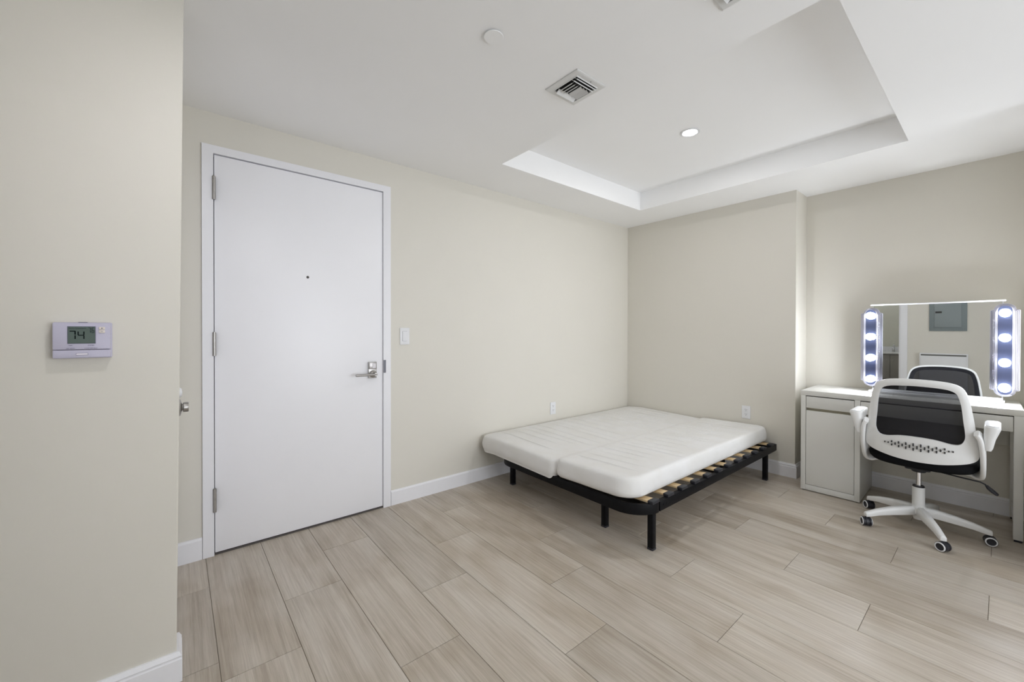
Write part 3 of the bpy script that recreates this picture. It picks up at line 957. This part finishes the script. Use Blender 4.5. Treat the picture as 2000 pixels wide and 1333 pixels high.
# open right-hand end: front post, rear post and two rails
PX0 = W_ - 0.036
G().box(PX0, W_, 0.0, 0.050, 0.012, Z_ - TT - .0004).build('leg', DESKW, dk, bevel=0.0015)
G().box(PX0, W_, D_ - .056, D_ - .006, 0.012, Z_ - TT - .0004).build('leg', DESKW, dk, bevel=0.0015)
G().box(PX0 + .004, W_ - .004, 0.050, D_ - .056, 0.62, Z_ - TT - .001).build('end_rail', DESKW, dk, bevel=0.001)
G().box(PX0 + .004, W_ - .004, 0.050, D_ - .056, 0.06, 0.12).build('end_rail', DESKW, dk, bevel=0.001)
G().box(CW, PX0, D_ - .024, D_ - .010, 0.46, Z_ - TT - .001).build('modesty_rail', DESKW, dk, bevel=0.001)
for (x_, y_) in ((.015, .02), (.015, D_ - .03), (CW - .015, .02), (CW - .015, D_ - .03)):
    G().cyl((x_, y_), .010, 0.0, .0062, n=12).build('foot', RUBBER, dk)
for y_ in (.025, D_ - .031):
    G().box(PX0 + .003, W_ - .003, y_ - .022, y_ + .022, 0.0, .0122).build('foot', RUBBER, dk)

# ------------------------------------------------------------------ lighted vanity mirror
MY = 0.070                               # plane of the glass
vm = thing('lighted_vanity_mirror', 'wide mirror with four-bulb light strips standing on the desk', 'mirror', (2.359, MY, 0.7505))
LX = 0.311
# coordinates relative to the base: x across, z up, -y towards the room
G().box(-0.300, 0.300, -0.0030, 0.0, 0.030, 0.630).build('mirror_glass', MIRROR, vm)
G().box(-0.306, 0.306, 0.0002, 0.014, 0.016, 0.634).build('backing_board', PLASTW, vm, bevel=0.001)
G().box(-0.316, 0.315, -0.016, 0.016, 0.6305, 0.6400).build('top_rail', PLASTW, vm, bevel=0.001)
G().box(-0.300, 0.300, -0.014, 0.0, 0.018, 0.0295).build('bottom_rail', PLASTW, vm, bevel=0.001)
G().box(-0.318, 0.312, -0.075, 0.085, 0.0, 0.0165).build('base', PLASTW, vm, bevel=0.002)
def strip_outline(w, a, zl, zh, n=14):
    """stepped shoulders and a rounded crown at both ends"""
    pts = [(w, zl), (w, zh), (a + .001, zh + .006)]
    for i in range(n + 1):
        t = PI * i / n
        pts.append((a * math.cos(t), zh + .006 + .036 * math.sin(t)))
    pts += [(-a - .001, zh + .006), (-w, zh), (-w, zl), (-a - .001, zl - .006)]
    for i in range(n + 1):
        t = PI + PI * i / n
        pts.append((a * math.cos(t), zl - .006 + .036 * math.sin(t)))
    pts += [(a + .001, zl - .006)]
    return pts
first_bulb = None
for s in (-1, 1):
    cx_ = s * LX
    lay = [(.0600, .0440, 0.0, -.008), (.0560, .0420, -.008, -.0105), (.0535, .0405, -.0105, -.017), (.0495, .0390, -.017, -.0195),
           (.0470, .0378, -.0195, -.026), (.0430, .0362, -.026, -.0285), (.0405, .0350, -.0285, -.033)]
    g = G()
    for k, (w, a, ya_, yb_) in enumerate(lay):
        T = Matrix.Translation((cx_, 0, 0))
        o_ = strip_outline(w, a, .084, .574)
        sc = 1 - k * 0.006
        o_ = [(x, .329 + (z - .329) * (1 - k * .0070)) for x, z in o_]
        g.prism(o_[::-1], yb_ - .004, ya_ - .004, axis='y', T=T, mi=k % 2)
    hs = g.build('light_strip', [CLEARP, CLEARG], vm, bevel=0.0008)
    hs['label'] = 'ribbed silvery light strip with four bulbs'
    g = G(); g.prism(rrect(.056, .545, .026, cx=cx_, cy=.329), -.0395, -.0372, axis='y')
    g.build('inner_strip', BLUEP, hs)
    for zb in (.557, .405, .252, .098):
        g = G()
        g.lathe([(.0185, -.0397), (.0190, -.0450), (.0150, -.0520)], (cx_, 0, zb), 24, axis='y')
        g.build('bulb_socket', CHROME, hs)
        g = G()
        pr = []
        for i in range(13):
            t = PI * i / 12
            pr.append((max(0.0001, .0240 * math.sin(t)) if i not in (0, 12) else 0.0, -.0675 - .0240 * math.cos(PI - t)))
        g.lathe(pr, (cx_, 0, zb), 24, axis='y')
        g.build('bulb', BULB, hs)

# ------------------------------------------------------------------ office chair
oc = thing('office_chair', 'white swivel chair with black mesh back and seat at the desk', 'chair', (2.3415, -0.4112, 0))
AX = 0.016                                # the back sits a touch right of the base centre
def by(x, z):
    """the shell of the back: leaning away from the desk, sides curving forward"""
    return -0.232 - 0.052 * (z - 0.47) / 0.45 + 0.050 * (x / 0.22) ** 2
def curve_closed(ctrl, n=8):
    """smooth closed curve through control points (Catmull-Rom)"""
    out = []; m = len(ctrl)
    for i in range(m):
        p0, p1, p2, p3 = [Vector(ctrl[(i + k) % m]).to_2d() for k in (-1, 0, 1, 2)]
        for k in range(n):
            t = k / n
            out.append(0.5 * ((2 * p1) + (-p0 + p2) * t + (2 * p0 - 5 * p1 + 4 * p2 - p3) * t * t + (-p0 + 3 * p1 - 3 * p2 + p3) * t ** 3))
    return out
outer_c = [(0, .926), (.085, .922), (.140, .911), (.172, .888), (.188, .850), (.200, .790), (.212, .700), (.222, .610), (.229, .545), (.222, .508),
           (.185, .483), (.100, .462), (0, .455), (-.100, .462), (-.185, .483), (-.222, .508), (-.229, .545), (-.222, .610), (-.212, .700), (-.200, .790), (-.188, .850), (-.172, .888), (-.140, .911), (-.085, .922)]
inner_c = [(0, .888), (.070, .885), (.118, .878), (.146, .862), (.157, .836), (.166, .790), (.173, .710), (.178, .660), (.178, .618), (.163, .586),
           (.130, .580), (.070, .593), (0, .597), (-.070, .593), (-.130, .580), (-.163, .586), (-.178, .618), (-.178, .660), (-.173, .710), (-.166, .790), (-.157, .836), (-.146, .862), (-.118, .878), (-.070, .885)]
oc_o = curve_closed(outer_c, 5); oc_i = curve_closed(inner_c, 5)
nn = len(oc_o); RB = 3
# holes in the lower band: row of short slots
g = G()
vs = []
rings = [0.0, .25, .5, .75, 1.0]
th2 = 0.011
for side in (-1, 1):
    for r_ in rings:
        for k in range(nn):
            p = oc_o[k].lerp(oc_i[k], r_)
            bul = .006 * math.sin(PI * r_)
            y_ = by(p.x, p.y) + side * th2 + side * bul * .7
            if side < 0 and p.y < .60 and 0.3 < r_ < .9: y_ += .003
            vs.append((p.x + AX, y_, p.y))
fs = []
nr_ = len(rings)
for s_ in range(2):
    for r_ in range(nr_ - 1):
        for k in range(nn):
            k2 = (k + 1) % nn; a = (s_ * nr_ + r_) * nn
            fs.append((a + k, a + k2, a + nn + k2, a + nn + k))
for r_ in (0, nr_ - 1):
    for k in range(nn):
        k2 = (k + 1) % nn
        fs.append((r_ * nn + k, r_ * nn + k2, (nr_ + r_) * nn + k2, (nr_ + r_) * nn + k))
g.add(vs, fs, smooth=True)
bf = g.build('back_frame', PLASTC, oc)
g = G()
def slot(x, zc, h):
    w = .0030
    y_ = by(x, zc) - th2 - .0058
    vs = []
    pts = rrect(w * 2, h, .0028, n=3)
    g.prism([(x + AX + a, zc + b_) for a, b_ in pts], y_ - .0012, y_ + .006, axis='y')
xs_ = [i * .0152 for i in range(-9, 10)]
for i, x in enumerate(xs_):
    q = 1 - abs(x) / .15
    mid = .5435 - .004 * q + .0 * x
    if i % 2 == 0 or abs(x) > .12:
        if abs(x) > .118: slot(x, mid, .009)
        else:
            h = .009 + .010 * q
            slot(x, mid + h * .5 + .0035, h); slot(x, mid - h * .5 - .0035, h)
    else:
        slot(x, mid, .011 + .008 * q)
g.build('ventilation_slots', SCREWM, bf)
# mesh panel stretched across the opening
g = G()
vs = []; fs = []
cen = Vector((0, .74))
rr = [1.0, .8, .6, .4, .2]
oc_m = [oc_i[k].lerp(oc_o[k], .70) for k in range(nn)]
for r_ in rr:
    for k in range(nn):
        p = cen.lerp(oc_m[k], r_)
        vs.append((p.x + AX, by(p.x, p.y) + .0195, p.y))
vs.append((AX, by(0, .74) + .0195, .74))
for r_ in range(len(rr) - 1):
    for k in range(nn):
        k2 = (k + 1) % nn
        fs.append((r_ * nn + k, r_ * nn + k2, (r_ + 1) * nn + k2, (r_ + 1) * nn + k))
for k in range(nn): fs.append(((len(rr) - 1) * nn + k, (len(rr) - 1) * nn + (k + 1) % nn, len(vs) - 1))
g.add(vs, fs, smooth=True)
g.build('mesh_panel', MESHM, oc)
# side brackets from the seat up to the back, and the arms
for s in (-1, 1):
    X = lambda v: AX + s * v
    g = G()
    path = [(X(.218), -.236, .660), (X(.232), -.222, .635), (X(.240), -.200, .570), (X(.242), -.170, .500), (X(.240), -.120, .440), (X(.228), -.070, .412), (X(.180), -.050, .404), (X(.080), -.040, .402)]
    sec = rrect(.021, .074, .009, n=3)
    pts = []
    for i in range(len(path) - 1):
        p0 = Vector(path[max(0, i - 1)]); p1 = Vector(path[i]); p2 = Vector(path[i + 1]); p3 = Vector(path[min(len(path) - 1, i + 2)])
        for k in range(4):
            t_ = k / 4
            pts.append(0.5 * ((2 * p1) + (-p0 + p2) * t_ + (2 * p0 - 5 * p1 + 4 * p2 - p3) * t_ * t_ + (-p0 + 3 * p1 - 3 * p2 + p3) * t_ ** 3))
    pts.append(Vector(path[-1]))
    vs = []; fs = []
    n_ = len(sec)
    for i, p in enumerate(pts):
        tn = (pts[min(i + 1, len(pts) - 1)] - pts[max(i - 1, 0)]).normalized()
        f = i / (len(pts) - 1)
        out = Vector((s, 0, 0)) * (1 - max(0, (f - .6) / .4)) + Vector((0, 0, -1)) * max(0, (f - .6) / .4)
        out = (out - tn * out.dot(tn)).normalized()
        bi = tn.cross(out).normalized()
        wd = .55 + .45 * min(1, f * 5) - .35 * max(0, f - .75) / .25
        for a, b_ in sec: vs.append(p + out * a + bi * (b_ * wd))
    for i in range(len(pts) - 1):
        for k in range(n_):
            k2 = (k + 1) % n_
            fs.append((i * n_ + k, i * n_ + k2, (i + 1) * n_ + k2, (i + 1) * n_ + k))
    fs.append(tuple(range(n_))); fs.append(tuple(range((len(pts) - 1) * n_, len(pts) * n_)))
    g.add(vs, fs, smooth=True)
    g.build('back_bracket', PLASTC, oc)
    # arm: pad on top, body tapering down to the pivot
    g = G()
    cxm = s * .273 + AX
    def ring(z, w, y0_, y1_, dx):
        r = min(w, y1_ - y0_) * .42
        return [(cxm + dx + a, b_, z) for a, b_ in rrect(w, y1_ - y0_, r, n=4, cy=(y0_ + y1_) / 2)]
    rg = [ring(.575, .026, -.235, -.170, -s * .016), ring(.590, .034, -.240, -.165, -s * .014), ring(.635, .042, -.245, -.135, -s * .010), ring(.672, .052, -.247, -.060, -s * .003), ring(.690, .058, -.249, -.030, 0), ring(.700, .058, -.249, -.026, 0), ring(.7035, .053, -.246, -.029, 0)]
    vs = [p for r_ in rg for p in r_]; n_ = len(rg[0]); fs = []
    for i in range(len(rg) - 1):
        for k in range(n_):
            k2 = (k + 1) % n_
            fs.append((i * n_ + k, i * n_ + k2, (i + 1) * n_ + k2, (i + 1) * n_ + k))
    fs.append(tuple(range(n_))); fs.append(tuple(range((len(rg) - 1) * n_, len(rg) * n_)))
    g.add(vs, fs, smooth=True)
    ar = g.build('armrest', PLASTC, oc)
    g = G(); g.prism([(cxm + a, b_) for a, b_ in rrect(.047, .205, .020, n=4, cy=-.138)], .7037, .7075)
    g.build('arm_pad', PLASTW, ar, bevel=.0015)
    g = G(); g.cyl((-.205, .600), .016, min(X(.243), X(.262)), max(X(.243), X(.262)), axis='x', n=20)
    g.build('arm_pivot', CAPM, ar)
# seat
g = G()
def seat_ring(z, gx, gy, cy=.0):
    out = []
    for i in range(48):
        t_ = 2 * PI * i / 48
        c_, s_ = math.cos(t_), math.sin(t_)
        e = .55
        x = gx * math.copysign(abs(c_) ** e, c_); y = gy * math.copysign(abs(s_) ** e, s_)
        dz = -.012 * math.exp(-((y - gy) / .06) ** 2) + .010 * (x / gx) ** 2
        out.append((x + AX, y + cy, z + dz))
    return out
rg = [seat_ring(.403, .185, .180), seat_ring(.408, .215, .205), seat_ring(.425, .228, .222), seat_ring(.448, .231, .226), seat_ring(.466, .224, .219), seat_ring(.475, .200, .196), seat_ring(.478, .120, .118)]
vs = [p for r_ in rg for p in r_]; n_ = 48; fs = []
for i in range(len(rg) - 1):
    for k in range(n_):
        k2 = (k + 1) % n_
        fs.append((i * n_ + k, i * n_ + k2, (i + 1) * n_ + k2, (i + 1) * n_ + k))
fs.append(tuple(range(n_))); fs.append(tuple(range((len(rg) - 1) * n_, len(rg) * n_)))
g.add(vs, fs, smooth=True)
g.build('seat', BLACKF, oc)
# mechanism, lever, gas lift, column
g = G(); g.prism(rrect(.110, .150, .015, cx=0, cy=.0), .368, .403)
g.lathe([(.030, .345), (.034, .350), (.034, .369)], (0, 0, 0), 24)
mc = g.build('tilt_mechanism', CAPM, oc, bevel=.002)
mc['label'] = 'black box under the seat'
g = G()
g.sweep([(.05, -.030, .378), (.11, -.036, .372), (.18, -.040, .366), (.245, -.042, .362), (.262, -.043, .354), (.270, -.044, .345)], circ(.0038, 10))
lvv = g.build('height_lever', CAPM, oc)
g = G()
g.sweep([(.267, -.044, .350), (.275, -.045, .338), (.290, -.047, .324), (.305, -.048, .312), (.309, -.048, .309)], circ(.014, 14, .010), scales=[(.45, .6), (.9, .9), (1.15, 1), (1.1, .8), (.7, .5)])
g.build('lever_paddle', RUBBER, lvv)
G().lathe([(.0135, .255), (.0135, .345)], (0, 0, 0), 24).build('gas_lift', CHROME, oc)
G().lathe([(.0, .262), (.026, .262), (.026, .256), (.0285, .254)], (0, 0, 0), 28).build('collar', RUBBER, oc)
G().lathe([(.0150, .2535), (.0275, .2545), (.0285, .250), (.0285, .120)], (0, 0, 0), 32).build('column_cover', PLASTC, oc)
G().lathe([(.0, .058), (.020, .058), (.024, .064), (.026, .085), (.040, .098), (.040, .132), (.030, .142), (.0, .142)], (0, 0, 0), 32).build('base_hub', PLASTC, oc)
A0 = math.radians(6.8)
cast_rot = [100, 70, 40, 30, 62]
for k in range(5):
    a = A0 + k * 2 * PI / 5
    T = Matrix.Rotation(a, 4, 'Z')
    # arm: box section that arches slightly and tapers
    st = [(.022, .128, .042, .050), (.08, .124, .043, .050), (.15, .112, .038, .044), (.22, .096, .033, .036), (.268, .080, .030, .031), (.292, .072, .027, .026)]
    vs = []; fs = []
    for (r_, zt_, w, h) in st:
        sec = [(-w * .5, -h), (w * .5, -h), (w * .5, -h * .25), (w * .30, 0), (-w * .30, 0), (-w * .5, -h * .25)]
        for b_, z_ in sec: vs.append((r_, b_, zt_ + z_ + .010))
    n_ = 6
    for i in range(len(st) - 1):
        for q in range(n_):
            q2 = (q + 1) % n_
            fs.append((i * n_ + q, i * n_ + q2, (i + 1) * n_ + q2, (i + 1) * n_ + q))
    fs.append(tuple(range(n_))); fs.append(tuple(range((len(st) - 1) * n_, len(st) * n_)))
    G().add(vs, fs, T=T).build('base_arm', PLASTC, oc, bevel=.004)
    cx_, cy_ = .2845 * math.cos(a), .2845 * math.sin(a)
    Tc = Matrix.Translation((cx_, cy_, .0265)) @ Matrix.Rotation(math.radians(cast_rot[k]), 4, 'Z')
    g = G()
    g.cyl((0, .0), .0250, -.0085, .0085, axis='x', n=28, T=Tc)
    for q in (-1, 1):
        g.lathe([(.0, q * .0100), (.0200, q * .0095), (.0262, q * .0115), (.0262, q * .0200), (.0235, q * .0225), (.012, q * .0205), (0, q * .0205)], (0, 0, 0), 28, T=Tc, axis='x')
    g.cyl((0, 0), .007, .012, .030, axis='z', n=14, T=Tc)
    cs_ = g.build('caster', RUBBER, oc)
    for q in (-1, 1):
        g = G()
        g.lathe([(.0185, q * .0226), (.0190, q * .0245), (.0232, q * .0240), (.0245, q * .0215), (.0235, q * .0212), (.0185, q * .0226)], (0, 0, 0), 28, T=Tc, axis='x', caps=False)
        g.build('wheel_ring', PLASTW, cs_)

# ------------------------------------------------------------------ fittings on the wall behind the camera (seen in the mirror)
ep = thing('electrical_panel', 'grey metal electrical panel on the wall reflected in the mirror', 'electrical panel', (2.148, YF + 0.0005, 1.205))
G().box(-.190, .190, 0, .012, 0, .50).build('panel_frame', PANELG, ep, bevel=.003)
pd = G().box(-.135, .135, .0125, .020, .055, .45).build('panel_door', PANELG2, ep, bevel=.003)
G().box(-.125, -.060, .0202, .025, .265, .290).build('latch', SCREWM, pd)
wh = thing('wall_heater', 'white flat wall unit with dark top slot reflected in the mirror', 'heater', (2.105, YF + 0.0005, 0.20))
g = G(); g.box(-.245, .245, 0, .045, 0, .675)
g.build('casing', PLASTW, wh, bevel=.004)
G().box(-.230, .230, .0452, .047, .638, .658).build('air_slot', mat('slot_grey', (0.12, 0.12, 0.11), 0.6), wh)
G().box(-.230, .230, .0452, .050, .02, .625).build('front_panel', PLASTW, wh, bevel=.003)

# bathroom doorway casing, vanity and tap
g = G()
g.box(bx1 + .0005, bx1 + .078, YF + .0005, YF + .018, 0, 2.205); g.box(bx0 - .078, bx0 - .0005, YF + .0005, YF + .018, 0, 2.205); g.box(bx0 - .0005, bx1 + .0005, YF + .0005, YF + .018, 2.1305, 2.205)
g.box(bx1 - .018, bx1 - .0005, YF - TH - .01, YF + .0005, 0, 2.1295); g.box(bx0 + .0005, bx0 + .018, YF - TH - .01, YF + .0005, 0, 2.1295)
structure(g.build('trim_3', TRIM))
bv = thing('bathroom_vanity', 'grey bathroom cabinet with white top seen through the reflected doorway', 'cabinet', (1.40, -6.19, 0))
G().box(-.42, .42, .005, .50, 0.08, .80).build('cabinet_body', VANG, bv, bevel=.002)
G().box(-.40, .40, .03, .46, 0.0, .08).build('plinth', VANG, bv)
for s in (-1, 1):
    d_ = G().box(min(s * .005, s * .41), max(s * .005, s * .41), .5005, .518, .10, .785).build('cabinet_door', VANG, bv, bevel=.002)
    G().cyl((s * .04, .70), .008, .518, .54, axis='y', n=12).build('knob', STEEL, d_)
G().box(-.44, .44, .002, .53, .8005, .83).build('counter_top', PLASTW, bv, bevel=.003)
G().box(-.44, .44, .002, .022, .8305, .92).build('backsplash', PLASTW, bv, bevel=.002)
fc = thing('tap', 'chrome basin tap on the reflected bathroom counter', 'tap', (1.40, -6.02, .8305))
G().lathe([(.028, 0), (.028, .006), (.020, .010), (.018, .110), (.020, .115), (0, .118)], (0, 0, 0), 20).build('tap_body', CHROME, fc)
G().sweep([(0, .01, .090), (0, .06, .100), (0, .12, .098), (0, .135, .085)], circ(.011, 12)).build('spout', CHROME, fc)
G().sweep([(0, 0, .122), (0, -.02, .140), (0, -.05, .146)], circ(.006, 10)).build('tap_lever', CHROME, fc)
